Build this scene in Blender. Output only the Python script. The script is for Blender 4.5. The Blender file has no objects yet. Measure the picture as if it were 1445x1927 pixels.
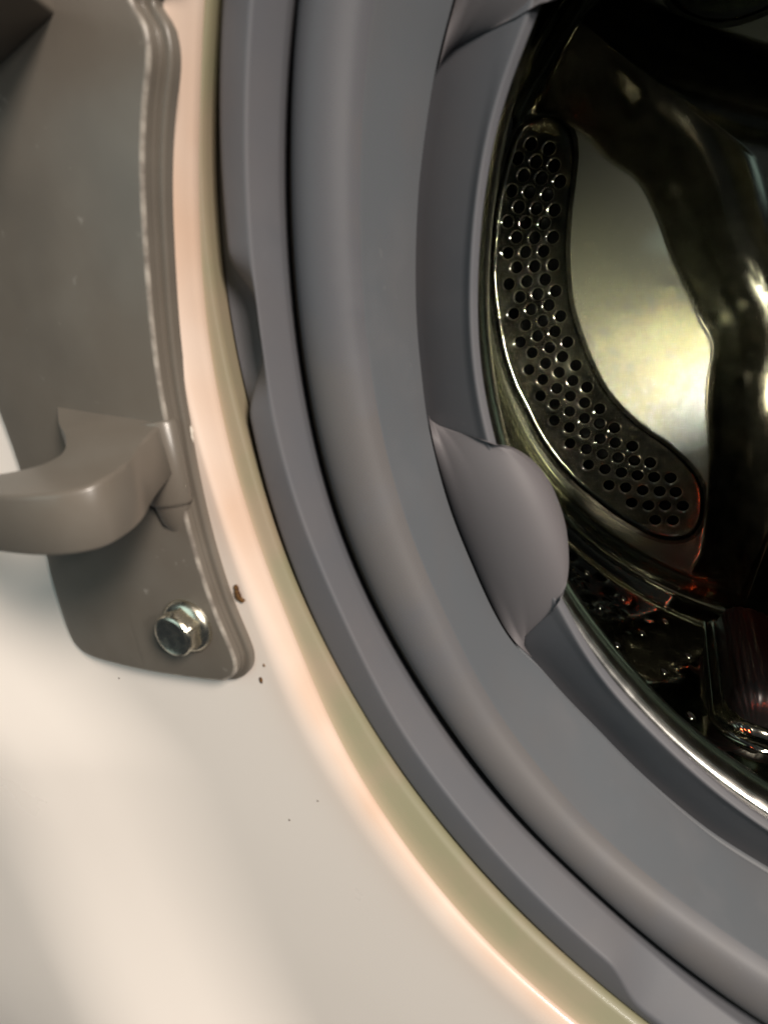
import bpy, bmesh, math, random
import numpy as np
from mathutils import Vector, Matrix

S = bpy.context.scene
MM = 0.001
random.seed(4)

# ------------------------------------------------------------------ camera
# world: X right, Y into the machine along the drum axis, Z up; the axis passes through the origin
cam_d = bpy.data.cameras.new('camera')
cam = bpy.data.objects.new('camera', cam_d)
S.collection.objects.link(cam)
S.camera = cam
cam_d.sensor_fit = 'VERTICAL'
cam_d.sensor_height = 24.0
cam_d.sensor_width = 18.0
cam_d.lens = 24.0 * 1150.0 / 1927.0
cam_d.clip_start = 0.005
cam_d.clip_end = 50
E1 = (0.9058232, 0.0, -0.42365591)
DD = (0.39854986, -0.33912996, 0.8521437)
E2 = (0.14367441, 0.94073953, 0.30719178)
cx, cy, cz = [(E1[k], DD[k], -E2[k]) for k in range(3)]
cam.matrix_world = Matrix(((cx[0], -cy[0], -cz[0], -0.1061234),
                           (cx[1], -cy[1], -cz[1], 0.0),
                           (cx[2], -cy[2], -cz[2], 0.0131341),
                           (0, 0, 0, 1)))
cam_d.dof.use_dof = True
cam_d.dof.focus_distance = 0.30
cam_d.dof.aperture_fstop = 14.0

# ------------------------------------------------------------------ world and lamps
W = bpy.data.worlds.new('World')
S.world = W
W.use_nodes = True
bg = W.node_tree.nodes['Background']
bg.inputs[0].default_value = (0.75, 0.86, 1.0, 1)
bg.inputs[1].default_value = 0.035


def lamp(name, loc, target, size, power, col, size_y=None, spread=180):
    L = bpy.data.lights.new(name, 'AREA')
    L.energy = power
    L.color = col
    L.size = size
    if size_y:
        L.shape = 'RECTANGLE'
        L.size_y = size_y
    L.spread = math.radians(spread)
    o = bpy.data.objects.new(name, L)
    S.collection.objects.link(o)
    o.location = loc
    o.rotation_euler = (Vector(target) - Vector(loc)).to_track_quat('-Z', 'Y').to_euler()
    return o


lamp('ceiling_lamp', (1.42, -0.94, 1.14), (-0.15, 0.1, -0.05), 0.5, 66, (1.0, 0.88, 0.77))
lamp('cool_fill_light', (-0.55, -1.0, 0.5), (-0.15, 0.1, 0), 0.9, 3.2, (0.70, 0.95, 0.94))  # unseen cool fill from the left front
lamp('rim_glint_light', (1.45, -0.80, 0.52), (-0.10, 0.15, -0.1), 0.2, 12, (1.0, 0.95, 0.88))  # unseen light added for the white highlight along the drum rim
lamp('plate_sheen_light', (0.12, -0.6, -0.02), (-0.14, 0.478, -0.02), 0.22, 0.0016, (1.0, 0.98, 0.82), spread=14)  # unseen light added for the broad sheen on the back plate
lamp('yellow_streak_light', (0.13, -0.6, -0.07), (-0.13, 0.478, -0.03), 0.01, 0.0006, (1.0, 0.92, 0.38), spread=10)  # small unseen source added for a yellow streak on the brushed plate
lamp('white_streak_light', (0.10, -0.6, -0.16), (-0.12, 0.478, -0.04), 0.01, 0.0012, (0.90, 0.97, 1.0), spread=9.5)  # small unseen source added for a second, bluish white streak
lamp('patch_fill_light', (0.36, -0.4, 0.08), (-0.185, 0.478, -0.02), 0.03, 0.12, (1.0, 0.98, 0.72), spread=13)  # unseen light added to brighten the perforated patch and its hole edges
lamp('red_glint_light', (0.10, -0.5, 0.30), (-0.07, 0.43, -0.22), 0.05, 0.008, (1.0, 0.10, 0.04), spread=8)  # unseen red source added for the red reflections in the drum

S.view_settings.view_transform = 'Standard'
S.view_settings.look = 'None'
S.view_settings.exposure = 0.0
S.view_settings.gamma = 1.0
S.cycles.max_bounces = 10
S.cycles.glossy_bounces = 8
S.cycles.diffuse_bounces = 5
S.cycles.use_denoising = True
S.cycles.caustics_reflective = False


# ------------------------------------------------------------------ materials
def mat(name, col, rough=0.5, metal=0.0, coat=0.0, coat_rough=0.1, spec=0.5, noise=None, bump=None, aniso=None, sheen=0.0,
        rough_noise=None):
    m = bpy.data.materials.new(name)
    m.use_nodes = True
    nt = m.node_tree
    b = nt.nodes['Principled BSDF']
    b.inputs['Base Color'].default_value = (*col, 1)
    b.inputs['Roughness'].default_value = rough
    b.inputs['Metallic'].default_value = metal
    b.inputs['Coat Weight'].default_value = coat
    b.inputs['Coat Roughness'].default_value = coat_rough
    b.inputs['Specular IOR Level'].default_value = spec
    b.inputs['Sheen Weight'].default_value = sheen
    tc = nt.nodes.new('ShaderNodeTexCoord')

    def tex(scale, detail=4, stretch=None):
        n = nt.nodes.new('ShaderNodeTexNoise')
        n.inputs['Scale'].default_value = scale
        n.inputs['Detail'].default_value = detail
        if stretch:
            mp = nt.nodes.new('ShaderNodeMapping')
            mp.inputs['Scale'].default_value = stretch
            nt.links.new(tc.outputs['Object'], mp.inputs['Vector'])
            nt.links.new(mp.outputs[0], n.inputs['Vector'])
        else:
            nt.links.new(tc.outputs['Object'], n.inputs['Vector'])
        return n
    if noise:                                   # (scale, second colour, lo, hi)
        sc, c2, lo, hi = noise
        n = tex(sc)
        r = nt.nodes.new('ShaderNodeMapRange')
        r.inputs[1].default_value, r.inputs[2].default_value = lo, hi
        nt.links.new(n.outputs['Fac'], r.inputs[0])
        mx = nt.nodes.new('ShaderNodeMix')
        mx.data_type = 'RGBA'
        mx.inputs['A'].default_value = (*col, 1)
        mx.inputs['B'].default_value = (*c2, 1)
        nt.links.new(r.outputs[0], mx.inputs['Factor'])
        nt.links.new(mx.outputs['Result'], b.inputs['Base Color'])
    if rough_noise:
        sc, a, c = rough_noise
        n = tex(sc, 5)
        r = nt.nodes.new('ShaderNodeMapRange')
        r.inputs[1].default_value, r.inputs[2].default_value = 0.3, 0.7
        r.inputs[3].default_value, r.inputs[4].default_value = a, c
        nt.links.new(n.outputs['Fac'], r.inputs[0])
        nt.links.new(r.outputs[0], b.inputs['Roughness'])
    if bump:                                    # list of (scale, strength, distance)
        prev = None
        for sc, st, ds in bump:
            n = tex(sc)
            bp = nt.nodes.new('ShaderNodeBump')
            bp.inputs['Strength'].default_value = st
            bp.inputs['Distance'].default_value = ds
            nt.links.new(n.outputs['Fac'], bp.inputs['Height'])
            if prev:
                nt.links.new(prev.outputs[0], bp.inputs['Normal'])
            prev = bp
        nt.links.new(prev.outputs[0], b.inputs['Normal'])
    if aniso:
        b.inputs['Anisotropic'].default_value = aniso
        t = nt.nodes.new('ShaderNodeVectorMath')
        t.operation = 'MULTIPLY'
        t.inputs[1].default_value = (1, 0, 1)      # highlights stretch across the circular brushing
        nt.links.new(tc.outputs['Object'], t.inputs[0])
        t2 = nt.nodes.new('ShaderNodeVectorMath')
        t2.operation = 'NORMALIZE'
        nt.links.new(t.outputs[0], t2.inputs[0])
        nt.links.new(t2.outputs[0], b.inputs['Tangent'])
    return m


M = {
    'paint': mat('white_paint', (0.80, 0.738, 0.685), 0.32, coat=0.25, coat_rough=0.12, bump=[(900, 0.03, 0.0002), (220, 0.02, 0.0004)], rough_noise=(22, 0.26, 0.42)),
    'flange': mat('olive_grimy_undercoat', (0.205, 0.195, 0.12), 0.5, noise=(42, (0.25, 0.205, 0.14), 0.42, 0.66), coat=0.1),
    'rubber': mat('grey_rubber', (0.103, 0.107, 0.120), 0.55, spec=0.35, noise=(45, (0.112, 0.112, 0.122), 0.4, 0.65),
                  bump=[(1800, 0.05, 0.0002), (160, 0.03, 0.0006)]),
    'rubber_fold': mat('grey_rubber_warm_lit', (0.108, 0.104, 0.106), 0.5, spec=0.38, noise=(30, (0.093, 0.096, 0.108), 0.42, 0.6), bump=[(1800, 0.05, 0.0002), (160, 0.03, 0.0006)]),  # same rubber, warm light on the folds put into the colour
    'rubber_flat': mat('grey_rubber_cool_lit', (0.102, 0.113, 0.126), 0.55, spec=0.35, noise=(45, (0.107, 0.113, 0.123), 0.4, 0.65), bump=[(1800, 0.05, 0.0002), (160, 0.03, 0.0006)]),  # same rubber, cooler light on the flat wall put into the colour
    'rubber_nozzle': mat('grey_rubber_smooth', (0.128, 0.121, 0.128), 0.6, spec=0.3, bump=[(1800, 0.05, 0.0002)]),
    'wire': mat('dark_wire', (0.17, 0.14, 0.115), 0.6, metal=0.2),
    'hinge': mat('grey_painted_casting', (0.135, 0.118, 0.098), 0.36, spec=0.5, noise=(60, (0.15, 0.135, 0.115), 0.4, 0.7),
                 bump=[(700, 0.06, 0.0003), (2500, 0.05, 0.0002)], coat=0.15, coat_rough=0.2),
    'hinge_worn': mat('worn_bare_edge', (0.17, 0.15, 0.13), 0.38, noise=(260, (0.36, 0.33, 0.29), 0.38, 0.66), bump=[(900, 0.3, 0.0003)]),
    'chrome': mat('zinc_plated_steel', (0.72, 0.68, 0.56), 0.26, metal=1.0, rough_noise=(500, 0.2, 0.34)),
    'steel': mat('stainless_steel', (0.46, 0.455, 0.38), 0.08, metal=1.0, rough_noise=(120, 0.05, 0.11)),
    'steel_rim': mat('stainless_rim', (0.80, 0.77, 0.70), 0.16, metal=1.0, rough_noise=(200, 0.14, 0.2)),
    'steel_back': mat('brushed_stainless', (0.47, 0.46, 0.39), 0.17, metal=1.0, aniso=1.0),
    'steel_dark': mat('darkened_spider_steel', (0.20, 0.20, 0.165), 0.16, metal=1.0, rough_noise=(80, 0.12, 0.2)),  # darker copy of the plate steel, dark reflections put into the colour
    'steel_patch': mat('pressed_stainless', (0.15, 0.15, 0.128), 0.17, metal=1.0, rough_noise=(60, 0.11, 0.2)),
    'hole_rim': mat('bright_punched_edge', (0.40, 0.39, 0.335), 0.17, metal=1.0),
    'black': mat('black_plastic', (0.006, 0.006, 0.006), 0.7),
    'lifter': mat('dark_grey_plastic', (0.015, 0.015, 0.016), 0.3, spec=0.5),
    'rust': mat('brown_rust_dirt', (0.16, 0.075, 0.018), 0.8, noise=(1500, (0.05, 0.02, 0.008), 0.4, 0.6)),
    'dust': mat('dark_dust', (0.10, 0.07, 0.05), 0.9),
    'seal': mat('pale_paint_chip', (0.72, 0.66, 0.58), 0.5),
}

# warm bounce light round the hole, put into the paint colour
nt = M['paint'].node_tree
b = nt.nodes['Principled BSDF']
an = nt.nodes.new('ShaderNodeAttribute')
an.attribute_name = 'bounce_tint'
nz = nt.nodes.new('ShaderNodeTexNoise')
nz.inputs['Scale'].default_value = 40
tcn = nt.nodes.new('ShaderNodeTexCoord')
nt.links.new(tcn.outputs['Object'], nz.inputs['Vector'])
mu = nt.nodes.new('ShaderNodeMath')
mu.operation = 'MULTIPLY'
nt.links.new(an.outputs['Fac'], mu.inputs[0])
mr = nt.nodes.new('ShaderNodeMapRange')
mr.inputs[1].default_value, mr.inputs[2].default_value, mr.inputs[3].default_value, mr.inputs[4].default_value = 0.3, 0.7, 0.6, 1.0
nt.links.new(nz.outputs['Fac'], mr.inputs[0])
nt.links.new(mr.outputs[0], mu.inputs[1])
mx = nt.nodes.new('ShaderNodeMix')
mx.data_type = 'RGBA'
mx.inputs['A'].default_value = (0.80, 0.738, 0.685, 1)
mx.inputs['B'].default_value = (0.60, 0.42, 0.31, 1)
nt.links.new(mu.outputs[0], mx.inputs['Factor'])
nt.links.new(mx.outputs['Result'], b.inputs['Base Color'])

# the undercoat of the flange runs out into the painted bounce tint
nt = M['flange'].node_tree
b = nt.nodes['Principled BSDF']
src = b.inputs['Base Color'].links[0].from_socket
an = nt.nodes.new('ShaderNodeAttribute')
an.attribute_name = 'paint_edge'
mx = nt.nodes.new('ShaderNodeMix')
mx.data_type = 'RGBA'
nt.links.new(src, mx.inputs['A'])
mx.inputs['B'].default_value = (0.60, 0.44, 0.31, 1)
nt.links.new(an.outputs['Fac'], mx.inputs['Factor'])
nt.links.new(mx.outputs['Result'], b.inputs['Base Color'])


# pale lint and dried soap specks on rubber and casting
def specks(key, scale, lo, hi, col, amount):
    nt = M[key].node_tree
    b = nt.nodes['Principled BSDF']
    src = b.inputs['Base Color'].links[0].from_socket
    tc = nt.nodes.new('ShaderNodeTexCoord')
    n = nt.nodes.new('ShaderNodeTexNoise')
    n.inputs['Scale'].default_value = scale
    n.inputs['Detail'].default_value = 3
    nt.links.new(tc.outputs['Object'], n.inputs['Vector'])
    big = nt.nodes.new('ShaderNodeTexNoise')
    big.inputs['Scale'].default_value = 14
    nt.links.new(tc.outputs['Object'], big.inputs['Vector'])
    r = nt.nodes.new('ShaderNodeMapRange')
    r.inputs[1].default_value, r.inputs[2].default_value, r.inputs[3].default_value, r.inputs[4].default_value = lo, hi, 0, amount
    nt.links.new(n.outputs['Fac'], r.inputs[0])
    r2 = nt.nodes.new('ShaderNodeMapRange')
    r2.inputs[1].default_value, r2.inputs[2].default_value = 0.45, 0.62
    nt.links.new(big.outputs['Fac'], r2.inputs[0])
    m_ = nt.nodes.new('ShaderNodeMath')
    m_.operation = 'MULTIPLY'
    nt.links.new(r.outputs[0], m_.inputs[0])
    nt.links.new(r2.outputs[0], m_.inputs[1])
    mx = nt.nodes.new('ShaderNodeMix')
    mx.data_type = 'RGBA'
    nt.links.new(src, mx.inputs['A'])
    mx.inputs['B'].default_value = (*col, 1)
    nt.links.new(m_.outputs[0], mx.inputs['Factor'])
    nt.links.new(mx.outputs['Result'], b.inputs['Base Color'])


for key in ('rubber', 'rubber_fold', 'rubber_flat'):
    specks(key, 420, 0.70, 0.78, (0.2, 0.2, 0.2), 0.3)
    specks(key, 60, 0.5, 0.8, (0.16, 0.16, 0.17), 0.35)
specks('hinge', 300, 0.70, 0.78, (0.34, 0.32, 0.29), 0.5)
specks('hinge', 40, 0.45, 0.75, (0.085, 0.078, 0.068), 0.5)


# ------------------------------------------------------------------ helpers
def link(name, verts, faces, m, parent=None, smooth=True, sharp=None):
    me = bpy.data.meshes.new(name)
    me.from_pydata([tuple(c * MM for c in v) for v in verts], [], faces)
    me.materials.append(M[m])
    if smooth:
        me.polygons.foreach_set('use_smooth', [True] * len(me.polygons))
    if sharp is not None:
        me.set_sharp_from_angle(angle=math.radians(sharp))
    me.update()
    o = bpy.data.objects.new(name, me)
    S.collection.objects.link(o)
    if parent:
        o.parent = parent
    return o


def link_bm(name, bm, m, parent=None, smooth=True, sharp=None):
    me = bpy.data.meshes.new(name)
    bm.to_mesh(me)
    bm.free()
    me.materials.append(M[m])
    if smooth:
        me.polygons.foreach_set('use_smooth', [True] * len(me.polygons))
    if sharp is not None:
        me.set_sharp_from_angle(angle=math.radians(sharp))
    o = bpy.data.objects.new(name, me)
    S.collection.objects.link(o)
    if parent:
        o.parent = parent
    return o


def thing(name, label, cat, loc=(0, 0, 0)):
    o = bpy.data.objects.new(name, None)
    o.empty_display_size = 0.02
    S.collection.objects.link(o)
    o.location = loc
    o['label'] = label
    o['category'] = cat
    return o


def smoothstep(x):
    x = np.clip(x, 0, 1)
    return x * x * (3 - 2 * x)


NT = 900
TH = np.linspace(-180, 180, NT, endpoint=False)          # 0 = left of the opening, growing downwards


def radius(tab, sm=5.0, mean=None):
    """smooth radius as a function of the angle from traced samples, round elsewhere"""
    a = np.array(sorted(tab))
    mean = a[:, 1].mean() if mean is None else mean
    xs = np.concatenate([[-200, a[0, 0] - 40], a[:, 0], [a[-1, 0] + 40, 200]])
    ys = np.concatenate([[mean, mean], a[:, 1], [mean, mean]])
    v = np.interp(TH, xs, ys)
    w = np.exp(-0.5 * (np.arange(-40, 41) * (360 / NT) / sm) ** 2)
    w /= w.sum()
    return np.convolve(np.concatenate([v[-40:], v, v[:40]]), w, 'valid')


def loft(rings, name, m, parent, close=False, sharp=None):
    """rings: list of (r array, t array) swept round the drum axis"""
    ct, st = np.cos(np.radians(TH)), np.sin(np.radians(TH))
    V = []
    for r, t in rings:
        r = np.broadcast_to(r, TH.shape)
        t = np.broadcast_to(t, TH.shape)
        V.append(np.c_[-r * ct, t, -r * st])
    n = len(rings)
    V = np.concatenate(V)
    F = []
    for k in range(n - 1):
        for j in range(NT):
            j2 = (j + 1) % NT
            F.append((k * NT + j, k * NT + j2, (k + 1) * NT + j2, (k + 1) * NT + j))
    return link(name, V.tolist(), F, m, parent, sharp=sharp)


def rounded(keys, bev=1.0, seg=4):
    """insert small round corners between key rings (r, t)"""
    out = [keys[0]]
    for k in range(1, len(keys) - 1):
        (r0, t0), (r1, t1), (r2, t2) = keys[k - 1], keys[k], keys[k + 1]
        b = bev[k] if isinstance(bev, (list, tuple)) else bev
        la = np.hypot(r0 - r1, t0 - t1) + 1e-6
        lb = np.hypot(r2 - r1, t2 - t1) + 1e-6
        fa, fb = np.minimum(b / la, 0.45), np.minimum(b / lb, 0.45)
        ar, at = r1 + (r0 - r1) * fa, t1 + (t0 - t1) * fa
        cr, ct_ = r1 + (r2 - r1) * fb, t1 + (t2 - t1) * fb
        for s in range(seg + 1):
            u = s / seg
            out.append(((1 - u) ** 2 * ar + 2 * u * (1 - u) * r1 + u * u * cr,
                        (1 - u) ** 2 * at + 2 * u * (1 - u) * t1 + u * u * ct_))
    out.append(keys[-1])
    return out


R = {}
R['O'] = (106, [(-20.8, 188.6), (-18.4, 189.4), (-16.7, 189.8), (-14.9, 190.2), (-12.5, 190.2), (-10.6, 190.4), (-8.8, 190.5), (-7.2, 190.4), (-4.9, 190.1), (-2.3, 190.0), (-0.1, 189.4), (4.1, 189.2), (7.3, 189.3), (11.8, 189.5), (18.5, 188.9), (26.0, 188.9), (27.2, 189.6), (32.9, 189.4), (40.5, 190.1), (47.2, 189.9), (53.5, 189.5)])
R['G2'] = (105.8, [(-21.0, 180.4), (-18.1, 180.5), (-15.6, 180.7), (-8.8, 180.1), (-6.0, 180.3), (-2.8, 180.2), (0.1, 180.4), (3.3, 180.9), (7.1, 180.9), (11.5, 179.9), (20.7, 179.4), (23.5, 181.4), (33.7, 180.4), (41.6, 180.8), (48.0, 180.1)])
R['G3'] = (114, [(-21.8, 179.0), (-18.8, 178.9), (-15.4, 178.9), (-12.6, 178.8), (-9.2, 178.6), (-5.8, 178.5), (-2.4, 178.5), (1.5, 178.7), (5.6, 179.1), (8.8, 179.3), (19.8, 178.6), (27.8, 177.9), (36.6, 178.1), (43.6, 176.7), (50.2, 177.2), (58.7, 180.0)])
R['G4'] = (116, [(-22.0, 178.5), (-18.9, 178.1), (-15.6, 177.5), (-12.3, 177.3), (-9.0, 177.0), (-4.5, 177.1), (0.4, 177.1), (3.8, 177.3), (8.9, 177.6), (20.9, 176.6), (28.8, 175.9), (37.7, 176.6), (44.7, 175.3), (51.4, 176.4)])
R['G5'] = (119.1, [(-22.8, 165.5), (-20.2, 165.0), (-16.7, 164.4), (-12.1, 163.7), (-8.2, 163.3), (-3.3, 163.5), (2.1, 163.2), (6.3, 163.2), (10.4, 163.4), (14.1, 163.1), (19.5, 162.9), (25.6, 163.7), (29.3, 165.1), (34.2, 164.3), (41.1, 165.2), (47.8, 164.3), (55.0, 163.4), (58.2, 163.0)])
R['G6'] = (142.5, [(-25.6, 160.2), (-24.0, 160.4), (-21.2, 160.8), (-17.4, 160.6), (-13.8, 160.7), (-9.9, 160.6), (-8.3, 160.6), (-3.6, 160.8), (0.9, 160.9), (4.7, 161.5), (8.7, 161.7), (13.2, 162.1), (18.7, 162.2), (24.9, 163.2), (40.2, 159.0), (47.9, 160.0), (54.6, 160.9), (58.8, 160.5)])
R['G7'] = (143, [(-18.2, 148.2), (-15.9, 148.4), (-13.0, 148.4), (-8.9, 148.4), (-3.2, 149.2), (0.8, 149.3), (3.9, 149.1), (33.1, 149.1), (39.8, 150.1), (46.0, 150.6), (51.5, 150.3), (56.1, 149.9)])
R['G8'] = (144.5, [(-25.0, 142.9), (-23.1, 145.0), (-20.3, 145.6), (-17.0, 146.2), (-13.1, 146.2), (-8.9, 146.4), (-5.4, 146.4), (-1.4, 146.7), (1.6, 146.7), (5.2, 146.4), (26.2, 145.0), (31.0, 146.5), (36.6, 147.2), (42.2, 146.8), (50.1, 147.7), (55.7, 148.2)])
R['S1'] = (159, [(-22.2, 147.2), (-18.0, 147.6), (-13.0, 147.7), (-8.8, 147.8), (-5.0, 147.7), (-0.9, 147.4), (2.7, 147.4), (32.6, 146.1), (38.9, 146.4), (45.2, 147.5), (53.0, 147.8), (56.3, 147.4)])
O_ = radius(R['O'][1], 3)
G2 = radius(R['G2'][1], 4)
G3 = radius(R['G3'][1], 4)
G4 = radius(R['G4'][1], 4)
G5 = radius(R['G5'][1], 4)
G6 = radius(R['G6'][1] + [(28, 163.2), (31, 160.4)], 1.2)
G7 = radius(R['G7'][1], 5)
G8 = radius(R['G8'][1], 3)
S1 = radius(R['S1'][1], 6)
G1 = radius([(-20.9, 187.5), (-18.1, 187.6), (-15.6, 187.8), (-13.6, 187.5), (-7.9, 186.5), (-3.7, 187.4), (-1.2, 187.6), (1.3, 187.8),
             (4.0, 188.4), (7.3, 188.6), (12, 189.0), (20, 189.4), (30, 189.6), (50, 189.7)], 3, 188.5)
PF = radius([(-22, 189.4), (-15.6, 190.2), (-8.6, 191.8), (-1.4, 192.6), (8.7, 192.3), (12.6, 192.2), (17.1, 192.2), (21.6, 194), (26.4, 195.0), (32, 195.9),
             (37.7, 197.3), (43.1, 197.8), (49.9, 196.5)], 4, 193)
PT = radius([(-22, 105.4), (-15.6, 105.1), (-8.6, 104.5), (0, 104.0), (9, 103.0), (17, 102.4), (22, 101.2), (26.4, 100), (50, 99.8)], 4, 101)
FW = 2.0 + 4.5 * smoothstep((TH - 3) / 22) * (1 - smoothstep((TH - 120) / 60))
one = np.ones(NT)


# ------------------------------------------------------------------ machine front
machine = thing('washing_machine', 'white glossy washing machine front round the open door hole', 'washing machine')


def relief(X, Z):
    """depth of the painted front: shallow recess round the door, sloping band, proud outer frame"""
    u = -X
    zz = np.clip(Z, -420, 420)
    c1 = 238 + 0.06 * (zz + 75) + 0.0010 * np.minimum(zz + 75, 0) * np.abs(np.minimum(zz + 75, 0)) * 0.9
    c1 = c1 + 24 * smoothstep((Z + 100) / 45)
    w = 55.0
    k = np.clip((u - c1) / w, -1, 3)

    def soft(v, r):                      # softened ramp
        return np.where(v < -r, 0, np.where(v > r, v, (v + r) ** 2 / (4 * r)))
    amp = 15.0 + 8.0 * smoothstep((-Z - 120) / 110)
    return 97.0 - amp * (soft(k, 0.36) - soft(k - 1, 0.32) * 1.05)


def panel():
    ct, st = np.cos(np.radians(TH)), np.sin(np.radians(TH))
    fl = [(O_ + 1.2, 112 * one), (O_ + 0.2, 107.5 * one), (O_, 105.6 * one)]
    fl += [(O_ + (PF - O_) * u + 0.0, (105.6 + (PT - 105.6) * u)) for u in (0.2, 0.4, 0.6, 0.8, 1.0)]
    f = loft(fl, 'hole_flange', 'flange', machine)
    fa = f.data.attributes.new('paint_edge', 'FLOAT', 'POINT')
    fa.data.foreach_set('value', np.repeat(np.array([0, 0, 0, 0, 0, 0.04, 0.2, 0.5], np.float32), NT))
    rings = []
    rings.append((PF + 1.5, PT + 2.0))
    rings.append((PF - 0.2, PT + 0.15))
    for k in range(1, 9):
        a = k / 8 * math.pi / 2
        rings.append((PF + 0.1 + FW * (1 - math.cos(a)), PT - (PT - 97.0) * math.sin(a)))
    V = [np.c_[-r * ct, t, -r * st] for r, t in rings]
    for q in np.concatenate([np.linspace(0.004, 0.3, 44), np.linspace(0.31, 1, 50)]):
        r = PF + 0.1 + FW + q * 330
        X, Z = -r * ct, -r * st
        t = relief(X, Z)
        V.append(np.c_[X, t, Z])
    n = len(V)
    V = np.concatenate(V)
    F = [(k * NT + j, (k + 1) * NT + j, (k + 1) * NT + (j + 1) % NT, k * NT + (j + 1) % NT) for k in range(n - 1) for j in range(NT)]
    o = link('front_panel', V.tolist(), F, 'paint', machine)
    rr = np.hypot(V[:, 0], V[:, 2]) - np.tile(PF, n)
    st = np.exp(-np.maximum(rr - 1.0, 0) / 5.0) * 0.9  # strength of the painted bounce light, fading away from the hole
    at_ = o.data.attributes.new('bounce_tint', 'FLOAT', 'POINT')
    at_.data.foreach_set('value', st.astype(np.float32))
    return o


panel()


def blob(name, px, pz, t, rx, rz, dep, m, parent, seed, n=14):
    rnd = random.Random(seed)
    V = [(px, t - dep, pz)]
    for ring in (0.6, 1.0):
        for k in range(n):
            a = 2 * math.pi * k / n
            w = ring * (0.7 + 0.6 * rnd.random())
            V.append((px + rx * w * math.cos(a), t - (dep * 0.7 if ring < 1 else -0.1), pz + rz * w * math.sin(a)))
    F = [(0, 1 + k, 1 + (k + 1) % n) for k in range(n)]
    F += [(1 + k, 1 + n + k, 1 + n + (k + 1) % n, 1 + (k + 1) % n) for k in range(n)]
    return link(name, V, F, m, parent)


def at(px, py, t):
    """point of the plane at depth t seen at this place of the photograph (1445 x 1927)"""
    a, b = (px - 722.5) / 1150, (py - 963.5) / 1150
    r = (E1[0] * a + E1[1] * b + E1[2], DD[0] * a + DD[1] * b + DD[2], -(E2[0] * a + E2[1] * b + E2[2]))
    s = t / r[1]
    return (-106.1234 + r[0] * s, t, 13.1341 + r[2] * s)


for i, (px, py, t, rx, rz, m) in enumerate([(447, 1118, 96.4, 0.9, 1.9, 'rust'), (455, 1130, 96.6, 0.9, 0.7, 'rust'),
                                            (491, 1280, 97, 0.55, 1.1, 'rust'), (497, 1252, 97, 0.35, 0.5, 'rust'),
                                            (225, 1276, 97, 0.4, 0.3, 'dust'), (278, 1366, 97, 0.25, 0.25, 'dust'),
                                            (387, 1575, 97, 0.25, 0.25, 'dust'), (628, 1341, 103, 0.45, 0.6, 'dust'),
                                            (545, 1543, 97, 0.3, 0.3, 'dust'), (598, 1507, 97, 0.25, 0.25, 'dust'),
                                            (357, 812, 96.6, 0.8, 2.0, 'seal')]):
    x, t_, z = at(px, py, t)
    blob('rust_speck' if m == 'rust' else ('dust_speck' if m == 'dust' else 'paint_chip'), x, z, t, rx, rz, 0.25, m, machine, i)

# black plastic tub behind the drum
tub = [(np.full(NT, 215.0), 158 * one), (np.full(NT, 252.0), 170 * one), (np.full(NT, 252.0), 505 * one), (np.full(NT, 1.0), 510 * one)]
loft(tub, 'outer_tub', 'black', machine, sharp=40)

# ------------------------------------------------------------------ gasket
gasket = thing('door_gasket', 'grey ribbed rubber door seal ringing the drum opening', 'door gasket')
notch = smoothstep((TH + 9.0) / 3.5) * (1 - smoothstep((TH + 3.2) / 4.5))
tabw = smoothstep((TH - 48.6) / 4.5) * (1 - smoothstep((TH - 62) / 5.0))
G2 = G2 + 5.5 * tabw
G1n = G1 - notch * np.maximum(G1 - G2 - 1.2, 0) * 0.55
bead = rounded([(O_ + 0.3, 110.8 * one), (G1n, 108.6 + 3.4 * notch), (G1n - 0.5, 106.3 + 4.9 * notch), (G2, 105.6 * one), (G3, 114 * one), (G3 + 0.4, 116 * one), (G3 + 1.2, 121.5 * one)],
               [0, 1.2, 1.4, 0.9, 0.7, 0.3, 0], 4)
loft(bead, 'mounting_bead', 'rubber', gasket)
# spring wire in the groove
wire = []
for k in range(13):
    a = 2 * math.pi * k / 12
    wire.append((G3 - 0.1 + 1.0 * np.cos(a), 119.0 + 1.0 * np.sin(a) * one))
loft(wire, 'clamp_wire', 'wire', gasket)
bel = [(G3 + 1.2, 121.6 * one), (G4 + 0.7, 121.4 * one), (G4 + 0.2, 118.6 * one)]
for k in range(15):
    u = k / 14
    r = G4 + (G5 - G4) * u
    t = 116.2 + (119.1 - 116.2) * u - 4.2 * (4 * u * (1 - u)) ** 0.62
    bel.append((r, t * one))
F0 = bel[-1]
flat = rounded([bel[-2], (G5, 119.1 * one), (G5 + (G6 - G5) * 0.5 - 0.15, 131 * one), (G6, 142.5 * one), (G6 + 5, 144.3 * one), (G6 + 5.2, 148.6 * one), (G6 + 3.0, 149.6 * one)],
               [0, 1.0, 4, 0.7, 1.0, 1.5, 0], 4)
loft(bel, 'bellows_fold', 'rubber_fold', gasket)
loft(flat[1:], 'flat_wall', 'rubber_flat', gasket)
inner = rounded([(G6 + 4.6, 149.4 * one), (G6 + 1, 148.2 * one), (G7 + 0.8, 143.6 * one), (G8 + 1.2, 142.3 * one), (G8, 144.5 * one), (G8 + 2.2, 149.0 * one), (G8 + 12, 152.0 * one)],
                [0, 3, 1.0, 0.8, 0.6, 0.8, 0], 4)
loft(inner, 'inner_lip', 'rubber', gasket)


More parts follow.
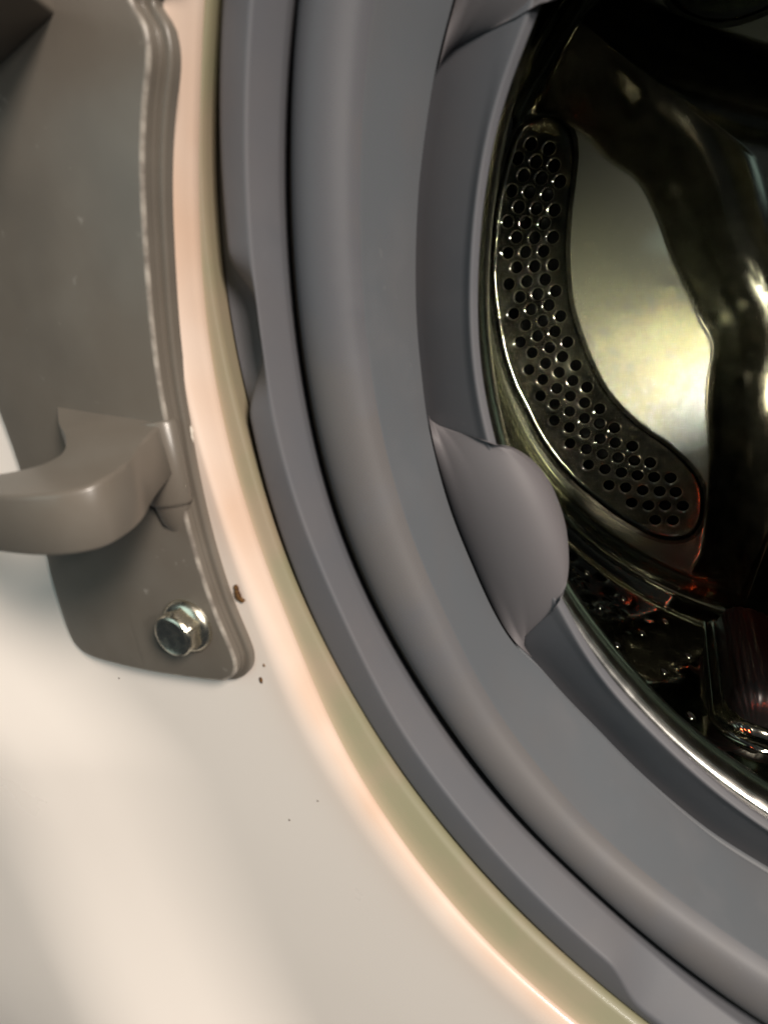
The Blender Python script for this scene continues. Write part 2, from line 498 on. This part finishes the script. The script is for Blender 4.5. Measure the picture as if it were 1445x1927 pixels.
def nozzle(name, th0, th1, sh0, sh1, top, pw, label):
    """bulge that fills the pocket between the flat wall and the inner lip from th0 to th1;
    sh0, sh1 pull its ends in towards the lip"""
    nth, ns = 110, 40
    V, F = [], []
    for i in range(nth + 1):
        f = i / nth
        for j in range(ns + 1):
            q = j / ns
            a0, a1 = th0 + sh0 * q, th1 - sh1 * q
            th = a0 + (a1 - a0) * f
            g6, g8 = np.interp(th, TH, G6), np.interp(th, TH, G8)
            w = max(1 - abs(2 * f - 1) ** pw[0], 0) ** pw[1]
            br = np.interp(q, (0, 0.15, 0.3, 0.7, 0.88, 1), (g6 + 0.3, g6 + 1.5, g6 - 0.5, g8 + 3.2, g8 - 0.5, g8 - 0.2))
            bt = np.interp(q, (0, 0.15, 0.3, 0.7, 0.88, 1), (144, 147.6, 147.4, 142.6, 141.6, 147))
            P = [(g6 + 0.2, 143.4), (g6 - 6, top[1] - 2.0), (top[0] - 1, top[1] - 5.0), (top[0], top[1] + 3), (top[0] + 1.5, 154)]
            u = q
            c = [(1 - u) ** 4, 4 * u * (1 - u) ** 3, 6 * u * u * (1 - u) ** 2, 4 * u ** 3 * (1 - u), u ** 4]
            tr, tt = sum(k * p[0] for k, p in zip(c, P)), sum(k * p[1] for k, p in zip(c, P))
            r, t = br + (tr - br) * w, bt + (tt - bt) * w
            a = math.radians(th)
            V.append((-r * math.cos(a), t, -r * math.sin(a)))
    n = ns + 1
    for i in range(nth):
        for j in range(ns):
            F.append((i * n + j, i * n + j + 1, (i + 1) * n + j + 1, (i + 1) * n + j))
    o = link(name, V, F, 'rubber_nozzle', gasket)
    o['label'] = label
    return o


nozzle('water_nozzle', 4.5, 30.0, 4.2, 5.6, (136.6, 140.5), (2.3, 0.75), 'smooth rounded bulge in the lower left of the seal')
nozzle('water_nozzle', -74, -21.5, 8, 5.5, (134.0, 140.0), (5.0, 0.8), 'dark shaded bulge at the upper edge of the seal')

# ------------------------------------------------------------------ drum
drum = thing('washing_drum', 'shiny stainless steel drum with perforated back seen through the opening', 'drum')
rim = rounded([(S1 + 16, 156 * one), (S1 + 8, 150.5 * one), (S1 + 3.2, 148.6 * one), (S1 + 0.4, 151.5 * one), (S1 - 0.3, 156 * one), (S1, 159.0 * one), (S1 + 2.0, 163 * one), (S1 + 14, 168 * one), (232 * one, 178 * one), (236 * one, 184 * one)],
              [0, 2, 2.0, 2.0, 1.5, 1.0, 2, 3, 4, 0], 4)
loft(rim, 'front_rim', 'steel_rim', drum)


def side_wall():
    th = TH
    ys = np.concatenate([np.linspace(184, 412, 170), np.linspace(413, 484, 90)])
    tt, yy = np.meshgrid(th, ys)
    h = np.zeros_like(tt)
    # pressed cushions, staggered
    pa, py = 7.2, 30.0
    row = np.floor((yy - 190) / py)
    v = (yy - 190) / py - row - 0.5
    u = (tt / pa + 0.5 * (row % 2)) % 1.0 - 0.5
    d = np.sqrt((u * 1.0) ** 2 + (v * 1.0) ** 2)
    h += 0.5 * smoothstep((0.36 - d) / 0.3) * smoothstep((405 - yy) / 12)
    # rolled beads towards the back and the seam
    for y0, w, a in ((419, 3.0, 1.6), (452, 1.6, -2.2), (446, 2.5, 1.2), (459, 3.0, 1.8)):
        h += a * np.exp(-((yy - y0) / w) ** 2)
    r = 236 - h
    r = np.where(yy > 466, 236 - 3 * (1 - np.sqrt(np.clip(1 - ((yy - 466) / 18.5) ** 2, 0, 1))), r)
    X, Z = -r * np.cos(np.radians(tt)), -r * np.sin(np.radians(tt))
    V = np.c_[X.ravel(), yy.ravel(), Z.ravel()]
    n = len(ys)
    F = [(k * NT + j, k * NT + (j + 1) % NT, (k + 1) * NT + (j + 1) % NT, (k + 1) * NT + j) for k in range(n - 1) for j in range(NT)]
    link('side_wall', V.tolist(), F, 'steel', drum)



def wall_holes():
    """punched holes of the drum wall, in the staggered rows between the cushions"""
    V, F = [], []
    SEG = 12
    prof = [(2.9, 0.15), (2.6, -0.35), (2.2, -0.3), (1.9, 0.05)]
    cap = []
    CV = []
    for row in range(0, 8):
        for k in range(50):
            th = k * 7.2 + (3.6 if row % 2 else 0.0) + 1.2
            y = 190 + 30 * row
            a = math.radians(th)
            er = (-math.cos(a), -math.sin(a))
            et = (math.sin(a), -math.cos(a))
            b = len(V)
            for r, d in prof:
                for q in range(SEG):
                    p = 2 * math.pi * q / SEG
                    w, v, R_ = r * math.cos(p), r * math.sin(p), 236.0 + d - 0.25
                    V.append((er[0] * R_ + et[0] * w, y + v, er[1] * R_ + et[1] * w))
            for i in range(len(prof) - 1):
                for q in range(SEG):
                    F.append((b + i * SEG + q, b + i * SEG + (q + 1) % SEG, b + (i + 1) * SEG + (q + 1) % SEG, b + (i + 1) * SEG + q))
            c = len(CV)
            for q in range(SEG):
                p = 2 * math.pi * q / SEG
                R_ = 235.75
                CV.append((er[0] * R_ + et[0] * 2.0 * math.cos(p), y + 2.0 * math.sin(p), er[1] * R_ + et[1] * 2.0 * math.cos(p)))
            cap.append(tuple(range(c, c + SEG)))
    o = link('wall_perforation', V + CV, F + [tuple(i + len(V) for i in q) for q in cap], 'steel', drum)
    o.data.materials.append(M['black'])  # black caps paint the dark inside of the holes, the wall is uncut
    for q in range(len(F), len(F) + len(cap)):
        o.data.polygons[q].material_index = 1
    o['kind'] = 'stuff'


side_wall()
wall_holes()


def P2(r, th):
    a = math.radians(th)
    return (-r * math.cos(a), -r * math.sin(a))


def catmull(pts, n=6, closed=True):
    out = []
    m = len(pts)
    for i in range(m if closed else m - 1):
        p0, p1, p2, p3 = (pts[(i + k - 1) % m] if closed else pts[min(max(i + k - 1, 0), m - 1)] for k in range(4))
        for s in range(n):
            u = s / n
            out.append(tuple(0.5 * (2 * p1[c] + (p2[c] - p0[c]) * u + (2 * p0[c] - 5 * p1[c] + 4 * p2[c] - p3[c]) * u * u
                                    + (3 * p1[c] - p0[c] - 3 * p2[c] + p3[c]) * u ** 3) for c in (0, 1)))
    return out


def dist_poly(X, Z, poly):
    """signed distance, negative inside"""
    P = np.array(poly)
    Q = np.roll(P, -1, 0)
    best = np.full(X.shape, 1e9)
    ins = np.zeros(X.shape, bool)
    for (ax, az), (bx, bz) in zip(P, Q):
        dx, dz = bx - ax, bz - az
        L = dx * dx + dz * dz + 1e-9
        t = np.clip(((X - ax) * dx + (Z - az) * dz) / L, 0, 1)
        best = np.minimum(best, (X - ax - t * dx) ** 2 + (Z - az - t * dz) ** 2)
        c = (az > Z) != (bz > Z)
        ins ^= c & (X < (bx - ax) * (Z - az) / (dz if abs(dz) > 1e-9 else 1e-9) + ax)
    d = np.sqrt(best)
    return np.where(ins, -d, d)


edge = [P2(r, a) for a, r in [(-33.3, 227), (-34.1, 192), (-31.6, 167), (-29.5, 142.6), (-22, 121.4), (-11.5, 107), (0.3, 95.7), (13, 90.0), (22, 88.0), (28.5, 90.5),
                              (34.5, 98.6), (43, 113), (51.3, 130.1), (57.5, 151), (61.5, 171), (64.5, 192.5), (66.5, 215)]]
outer_arc = [P2(248, a) for a in range(66, -36, -6)]
sector0 = catmull(edge, 5, False) + outer_arc
patch_pts = [P2(r, a) for a, r in [(-30.5, 231.5), (-24.8, 232), (-17.4, 230.5), (-10.4, 229), (-3.5, 227.5), (6.4, 225.5), (13.6, 224), (18.4, 222.2), (26, 222), (33.3, 221),
                                   (40.4, 219.1), (49, 217), (55.9, 215.0), (60.2, 210), (62.6, 201), (63.0, 190), (61.8, 177), (59, 165), (54.5, 157), (49, 153.5),
                                   (44.1, 153), (36.2, 157), (27.1, 161.5), (17.8, 164.4), (6.3, 168.3), (-1.4, 171.8), (-10.7, 175.6), (-19.3, 179.9),
                                   (-25.3, 184), (-30, 189.5), (-33, 198), (-34.0, 209), (-33.3, 221)]]
patch0 = catmull(patch_pts, 5)


def rot(pts, deg):
    a = math.radians(-deg)          # growing theta
    c, s = math.cos(a), math.sin(a)
    # theta grows from the left downwards: rotate (X, Z) accordingly
    return [(x * c + z * s, -x * s + z * c) for x, z in pts]


def back_plate():
    rs = np.concatenate([np.linspace(3, 60, 24), np.linspace(62, 234, 116)])
    tt, rr = np.meshgrid(TH, rs)
    X, Z = -rr * np.cos(np.radians(tt)), -rr * np.sin(np.radians(tt))
    # everything repeats three times round the axis: fold into one third
    f = ((tt - 14.4 + 60) % 120) - 60 + 14.4
    Xf, Zf = -rr * np.cos(np.radians(f)), -rr * np.sin(np.radians(f))
    ds = dist_poly(Xf, Zf, sector0)
    xx = np.clip((ds + 1) / 56.0, 0, 1)
    h = 38 * np.sin(np.pi / 2 * xx) * smoothstep((ds + 2) / 4.5)
    h *= smoothstep((233 - rr) / 15)
    h += 1.0 * smoothstep((30 - rr) / 12)
    dp = dist_poly(Xf, Zf, patch0)
    t = 478.0 - h + 6 * smoothstep((rr - 229) / 6) * (h < 1)
    # faint press waves round the perforated field
    V = np.c_[X.ravel(), t.ravel(), Z.ravel()]
    n = len(rs)
    arm = (h > 0.4)
    F, Fa = [], []
    for k in range(n - 1):
        for j in range(NT):
            j2 = (j + 1) % NT
            q = (k * NT + j, (k + 1) * NT + j, (k + 1) * NT + j2, k * NT + j2)
            if min(dp[k, j], dp[k + 1, j2], dp[k, j2], dp[k + 1, j]) < 0.9:
                continue
            (Fa if (arm[k, j] and arm[k + 1, j] and arm[k, j2] and arm[k + 1, j2]) else F).append(q)

    def sub(faces, name, m):
        idx = sorted({i for q in faces for i in q})
        mp = {i: k for k, i in enumerate(idx)}
        o = link(name, V[idx].tolist(), [tuple(mp[i] for i in q) for q in faces], m, drum)
        o.data.normals_split_custom_set_from_vertices([tuple(NV[i]) for i in idx])
        return o
    G = V.reshape(n, NT, 3)
    du = np.roll(G, -1, 1) - np.roll(G, 1, 1)
    dv = np.gradient(G, axis=0)
    NV = np.cross(du, dv).reshape(-1, 3)
    NV /= np.linalg.norm(NV, axis=1)[:, None] + 1e-12
    NV *= -np.sign(NV[:, 1:2] + 1e-9)          # towards the viewer
    sub(F, 'back_plate', 'steel_back')
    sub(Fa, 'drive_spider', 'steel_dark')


back_plate()

T_P = 482.5
HOLES = [(-190.8, 105.6), (-179.1, 100.1), (-200.2, 99.1), (-188.2, 94.3), (-176.6, 89.4), (-197.1, 87.8), (-185.3, 83.7), (-173.3, 79.1), (-205.8, 80.1), (-193.9, 76.9), (-181.9, 72.7), (-201.8, 68.9), (-189.8, 65.6), (-177.9, 62.4), (-210.1, 60.9), (-197.8, 58.1), (-185.1, 55.4), (-205.0, 49.9), (-192.4, 47.3), (-179.8, 45.4), (-211.8, 40.6), (-199.3, 39.2), (-186.8, 37.6), (-206.3, 30.0), (-193.5, 28.7), (-180.8, 27.7), (-212.8, 19.6), (-199.8, 19.5), (-186.9, 18.8), (-205.4, 9.5), (-192.7, 9.7), (-180.0, 10.0), (-210.9, -1.4), (-198.1, -0.1), (-185.3, 1.0), (-202.8, -10.7), (-190.1, -9.3), (-177.6, -7.6), (-194.6, -19.5), (-182.1, -17.8), (-207.8, -22.4), (-173.7, -26.3), (-199.5, -31.1), (-186.5, -28.7), (-177.8, -36.3), (-202.7, -43.3), (-190.1, -39.8), (-168.7, -43.4), (-193.0, -51.6), (-180.7, -47.4), (-195.5, -63.6), (-183.1, -59.0), (-171.3, -54.3), (-161.6, -60.0), (-185.3, -70.8), (-173.6, -65.7), (-186.4, -83.2), (-174.7, -77.2), (-163.6, -71.3), (-153.3, -76.6), (-175.5, -89.4), (-164.2, -83.0), (-153.7, -87.7), (-143.4, -91.5), (-175.7, -101.8), (-164.5, -94.5), (-153.7, -99.2), (-143.1, -102.8), (-131.4, -106.0), (-163.9, -106.9), (-152.5, -111.2), (-141.5, -114.3), (-130.2, -117.0), (-119.5, -119.0), (-162.8, -119.1), (-151.0, -123.1), (-139.4, -126.1), (-128.2, -128.5), (-116.9, -130.2), (-105.9, -131.1), (-148.5, -135.8), (-136.7, -137.9), (-124.8, -140.2), (-113.2, -141.2), (-102.4, -142.0), (-132.6, -150.1), (-120.9, -152.3), (-109.5, -152.3), (-97.7, -152.8), (-116.3, -164.0), (-104.3, -164.3)]

HOLES = [(-106.12 + (x + 106.12) * T_P / 473.0, 13.13 + (z - 13.13) * T_P / 473.0) for x, z in HOLES]


def perforated_patch():
    n = len(patch0)
    P = np.array(patch0)
    area = 0.5 * np.sum(P[:, 0] * np.roll(P[:, 1], -1) - np.roll(P[:, 0], -1) * P[:, 1])
    tan = np.roll(P, -1, 0) - np.roll(P, 1, 0)
    tan /= np.linalg.norm(tan, axis=1)[:, None]
    nrm = np.c_[-tan[:, 1], tan[:, 0]] * (1 if area > 0 else -1)       # inwards
    prof = [(-3.2, 477.9), (-0.2, 477.95), (0.3, 479.2), (0.8, 480.6), (1.5, 481.6), (2.4, 482.25), (3.3, T_P)]
    bm = bmesh.new()
    rings = []
    for off, t in prof:
        Q = P + nrm * off
        rings.append([bm.verts.new((q[0] * MM, t * MM, q[1] * MM)) for q in Q])
    for a, b in zip(rings, rings[1:]):
        for i in range(n):
            bm.faces.new((a[i], a[(i + 1) % n], b[(i + 1) % n], b[i]))
    bm.faces.ensure_lookup_table()
    edges = []
    top = rings[-1]
    for i in range(n):
        edges.append(bm.edges.get((top[i], top[(i + 1) % n])))
    SEG = 20
    for hx, hz in HOLES:
        vs = [bm.verts.new(((hx + 5.1 * math.cos(2 * math.pi * k / SEG)) * MM, T_P * MM, (hz + 5.1 * math.sin(2 * math.pi * k / SEG)) * MM)) for k in range(SEG)]
        for k in range(SEG):
            edges.append(bm.edges.new((vs[k], vs[(k + 1) % SEG])))
    bmesh.ops.triangle_fill(bm, use_beauty=True, use_dissolve=False, edges=edges)
    bmesh.ops.recalc_face_normals(bm, faces=bm.faces[:])
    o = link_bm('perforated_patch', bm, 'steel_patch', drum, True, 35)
    o.data.materials.append(M['steel_back'])
    return o


patch = perforated_patch()


def hole_mesh():
    SEG = 20
    prof = [(5.1, 0.0), (4.75, 0.10), (4.4, 0.26), (4.1, 0.52), (3.9, 1.0), (3.75, 2.0), (3.7, 6.0)]
    V, F = [], []
    for r, t in prof:
        for k in range(SEG):
            a = 2 * math.pi * k / SEG
            V.append((r * math.cos(a), t, r * math.sin(a)))
    for i in range(len(prof) - 1):
        for k in range(SEG):
            F.append((i * SEG + k, i * SEG + (k + 1) % SEG, (i + 1) * SEG + (k + 1) % SEG, (i + 1) * SEG + k))
    return link('drain_hole', V, F, 'hole_rim', patch)


hole0 = hole_mesh()
for i, (hx, hz) in enumerate(HOLES):
    o = hole0 if i == 0 else hole0.copy()
    if i:
        S.collection.objects.link(o)
        o.parent = patch
    o.location = (hx * MM, T_P * MM, hz * MM)

for k in (1, 2):
    p2 = patch.copy()
    S.collection.objects.link(p2)
    p2.parent = drum
    p2.rotation_euler = (0, math.radians(-120 * k), 0)


# lifter on the drum wall
def lifter():
    th0 = 74.0
    root = bpy.data.objects.new('drum_lifter', None)
    S.collection.objects.link(root)
    root.parent = drum
    a = math.radians(th0)
    er = Vector((-math.cos(a), 0, -math.sin(a)))
    et = Vector((math.sin(a), 0, -math.cos(a)))
    ey = Vector((0, 1, 0))

    def body(name, sect, ys, m, fl=None):
        n = len(sect(0.0))
        V, F = [], []
        for y in ys:
            for w, h in sect(y):
                V.append(tuple(er * (236 - h) + et * w + ey * y))
        for i in range(len(ys) - 1):
            for j in range(n - 1):
                F.append((i * n + j, i * n + j + 1, (i + 1) * n + j + 1, (i + 1) * n + j))
        return link(name, V, F, m, root)
    Y0, Y1 = 312.0, 424.0

    def prof(y, wid, hei, lo, rad):
        u = min(max((y - Y0 + lo) / rad, 0), 1)
        v = min(max((Y1 + lo - y) / rad, 0), 1)
        k = math.sqrt(max(1 - (1 - u) ** 2, 0)) * math.sqrt(max(1 - (1 - v) ** 2, 0))
        out = []
        for s in range(49):
            p = math.pi * s / 48
            c, q = math.cos(p), math.sin(p)
            rib = 1 + (0.014 * math.cos(s * math.pi / 2.0) if 6 < s < 42 else 0)
            out.append((-math.copysign(abs(c) ** 0.7, c) * wid * (0.06 + 0.94 * k) * rib, q ** 0.6 * hei * k * rib + (-2 if q < 1e-6 else 0)))
        return out
    body('lifter_body', lambda y: prof(y, 17, 26, 0, 16), np.linspace(Y0, Y1, 60), 'lifter')
    body('lifter_flange', lambda y: prof(y, 24, 5, 9, 16), np.linspace(Y0 - 9, Y1 + 9, 50), 'steel')
    body('lifter_flange', lambda y: prof(y, 20.5, 10, 4.5, 14), np.linspace(Y0 - 4.5, Y1 + 4.5, 50), 'steel')
    return root


lifter()

# ------------------------------------------------------------------ hinge
hinge = thing('hinge_assembly', 'grey painted metal door hinge bolted left of the door hole', 'hinge')


def plate(name, outline, t0, t1, bev, m, worn=False):
    """flat plate from t0 (front) to t1 (back) with rounded front edge"""
    n = len(outline)
    P = np.array(outline)
    area = 0.5 * np.sum(P[:, 0] * np.roll(P[:, 1], -1) - np.roll(P[:, 0], -1) * P[:, 1])
    e = np.roll(P, -1, 0) - P
    e /= (np.linalg.norm(e, axis=1)[:, None] + 1e-9)
    tan = e + np.roll(e, 1, 0)
    tan /= (np.linalg.norm(tan, axis=1)[:, None] + 1e-9)
    nrm = np.c_[-tan[:, 1], tan[:, 0]] * (1 if area > 0 else -1)
    bm = bmesh.new()
    rings = []
    prof = [(0, t1)] + [(bev * (1 - math.cos(a)), t0 + bev * (1 - math.sin(a))) for a in np.linspace(0, math.pi / 2, 5)]
    for off, t in prof:
        Q = P + nrm * off
        rings.append([bm.verts.new((q[0] * MM, t * MM, q[1] * MM)) for q in Q])
    for a, b in zip(rings, rings[1:]):
        for i in range(n):
            bm.faces.new((a[i], a[(i + 1) % n], b[(i + 1) % n], b[i]))
    top = rings[-1]
    bmesh.ops.triangle_fill(bm, use_beauty=True, use_dissolve=False, edges=[bm.edges.get((top[i], top[(i + 1) % n])) for i in range(n)])
    bmesh.ops.recalc_face_normals(bm, faces=bm.faces[:])
    for k in range(24):
        x = -216 - 1.6 * k
        bmesh.ops.bisect_plane(bm, geom=bm.verts[:] + bm.edges[:] + bm.faces[:], plane_co=(x * MM, 0, 0), plane_no=(1, 0, 0), dist=1e-7)
    if worn:
        for f in bm.faces:
            ys = [v.co.y for v in f.verts]
            if max(ys) - min(ys) > 1e-6 and max(ys) < (t0 + bev + 0.05) * MM:
                f.material_index = 1
    for v in bm.verts:
        e = max(-218 - v.co.x / MM, 0)
        v.co.y += 0.0022 * e * e * MM
    o = link_bm(name, bm, m, hinge, True, 30)
    o.data.materials.append(M['hinge_worn'])
    return o


right = [(-181.4, 66), (-180.2, 60.6), (-180.8, 56.5), (-183.9, 50.5), (-186.9, 43.3), (-189.8, 33.9), (-193.6, 18.2), (-195.6, 6.6), (-196.4, -1.7), (-197.4, -12.7),
         (-197.7, -28.0), (-196.7, -41.8), (-194.6, -53.0), (-194.4, -56.5), (-195.6, -59.3), (-198.3, -61.2)]
left = [(-202.0, -61.9), (-219.1, -62.1), (-237.1, -61.6), (-244.0, -61.2), (-248.5, -59.8), (-251.0, -56.5), (-251.5, -48.9), (-250.3, -36.7), (-249.3, -30.8), (-248, -5), (-250, 20), (-255, 80)]
top_o = [(-250, 130), (-150, 130), (-160, 100), (-172, 74)]
front_out = catmull(right + left + top_o, 4)
plate('hinge_plate', front_out, 92.0, 94.4, 0.7, 'hinge', True)


def grow(pts, d):
    P = np.array(pts)
    e = np.roll(P, -1, 0) - P
    e /= (np.linalg.norm(e, axis=1)[:, None] + 1e-9)
    tan = e + np.roll(e, 1, 0)
    tan /= (np.linalg.norm(tan, axis=1)[:, None] + 1e-9)
    area = 0.5 * np.sum(P[:, 0] * np.roll(P[:, 1], -1) - np.roll(P[:, 0], -1) * P[:, 1])
    nrm = np.c_[-tan[:, 1], tan[:, 0]] * (1 if area > 0 else -1)
    return [tuple(q) for q in P - nrm * d]


plate('shim_plate', grow(front_out, 0.3), 94.2, 95.6, 0.2, 'hinge')
plate('base_plate', grow(front_out, 1.7), 95.2, 97.6, 0.6, 'hinge')


# knuckle shelf
def shelf(name, dz=0.0, flip=1, reach=1.0):
    rimp = [(-197.8, 92.5, -1.0), (-194.0, 82, -3.1), (-190.7, 75, -4.8), (-189.6, 69, -5.6), (-191.3, 65, -6.2), (-196.3, 62, -6.2), (-205.2, 61, -5.9), (-219.4, 62, -5.4), (-236, 66, -5.2), (-252, 74, -4.5)]
    inn = [(-226.6, 92.5, 4.2), (-220.4, 87, 1.4), (-213.1, 82, -0.6), (-209.1, 78, -2.4), (-208.3, 75, -3.4), (-209.9, 71.5, -4.0), (-216.1, 69, -4.4), (-226.0, 69.5, -4.6), (-238, 73, -4.6), (-246, 78, -4.0)]

    def cm3(pts, n):
        out = []
        m = len(pts)
        for i in range(m - 1):
            p0, p1, p2, p3 = (Vector(pts[min(max(i + k - 1, 0), m - 1)]) for k in range(4))
            for s in range(n):
                u = s / n
                out.append(0.5 * (2 * p1 + (p2 - p0) * u + (2 * p0 - 5 * p1 + 4 * p2 - p3) * u * u + (3 * p1 - p0 - 3 * p2 + p3) * u ** 3))
        out.append(Vector(pts[-1]))
        return out
    rimp = [(x, 92.5 - (92.5 - t) * reach, z) for x, t, z in rimp]
    inn = [(x, 92.5 - (92.5 - t) * reach, z) for x, t, z in inn]
    A, B = cm3(rimp, 8), cm3(inn, 8)
    n = len(A)
    H = 10.6
    ringsets = []
    for a, b in zip(A, B):
        up = Vector((0, 0, 1))
        out = (a - b)
        out.z = 0
        out.normalize()
        rr = 0.9
        ring = [b - up * H, b - up * 0.3, b + out * 0.3]
        ring += [a - out * rr, a - out * rr * 0.29 - up * 0.29 * rr, a - up * rr]
        ring += [a - up * (H - 0.6), a - up * H - out * 0.6, b + out * 0.4 - up * H]
        ringsets.append(ring)
    m = len(ringsets[0])
    V = [(p.x, p.y, flip * p.z + dz) for ring in ringsets for p in ring]
    F = []
    for i in range(n - 1):
        for k in range(m):
            q = (i * m + k, i * m + (k + 1) % m, (i + 1) * m + (k + 1) % m, (i + 1) * m + k)
            F.append(q if flip > 0 else q[::-1])
    F += [tuple(range(m)), tuple((n - 1) * m + k for k in range(m))[::-1]]
    return link(name, V, F, 'hinge', hinge, True, 50)


shelf('hinge_arm')
up = shelf('hinge_arm', 66.0, -1, 1.6)  # upper arm, mostly unseen, stretched to throw a longer shadow on the plate
# boss that ties the shelf to the plate
bm = bmesh.new()
NB = 28
prof = [(0.3, -0.8), (5.0, -0.8), (5.6, -1.4), (5.6, -17.6), (5.3, -18.3), (4.6, -18.6), (3.6, -22.5), (0.3, -26.0)]
rr = []
for r, z in prof:
    rr.append([bm.verts.new(((-200.5 + r * math.cos(2 * math.pi * k / NB) * 0.95 - 0.06 * (z + 0.8) * -1.0) * MM, (93.0 + r * math.sin(2 * math.pi * k / NB) * 0.6) * MM, z * MM)) for k in range(NB)])
for a, b in zip(rr, rr[1:]):
    for k in range(NB):
        bm.faces.new((a[k], a[(k + 1) % NB], b[(k + 1) % NB], b[k]))
bmesh.ops.recalc_face_normals(bm, faces=bm.faces[:])
link_bm('arm_boss', bm, 'hinge', hinge, True, 45)


# hexagon bolt
def bolt():
    cxb, czb = -205.3, -47.4
    root = bpy.data.objects.new('hex_bolt', None)
    S.collection.objects.link(root)
    root.parent = hinge

    def rev(name, prof, nseg, hexf=None, sharp=40):
        V, F = [], []
        for r, t, hx in prof:
            for k in range(nseg):
                a = 2 * math.pi * k / nseg + 0.25
                w = 1.0
                if hx:
                    aa = (a - 0.35) % (math.pi / 3) - math.pi / 6
                    w = math.cos(math.pi / 6) / math.cos(aa) * hx + (1 - hx)
                V.append((cxb + r * w * math.cos(a), t, czb + r * w * math.sin(a)))
        for i in range(len(prof) - 1):
            for k in range(nseg):
                F.append((i * nseg + k, i * nseg + (k + 1) % nseg, (i + 1) * nseg + (k + 1) % nseg, (i + 1) * nseg + k))
        F.append(tuple(range(nseg)))
        return link(name, V, F, 'chrome', root, True, sharp)
    rev('bolt_flange', [(4.0, 89.9, 0), (5.6, 90.3, 0), (6.5, 91.2, 0), (6.6, 91.7, 0), (6.6, 92.3, 0)], 64)
    rev('bolt_head', [(0.2, 86.9, 0), (3.4, 86.85, 0), (4.3, 86.5, 0), (4.75, 86.7, 0), (5.0, 87.1, 0), (5.3, 87.5, 0.8), (5.6, 87.9, 1), (5.6, 90.6, 1)], 96, sharp=25)


bolt()
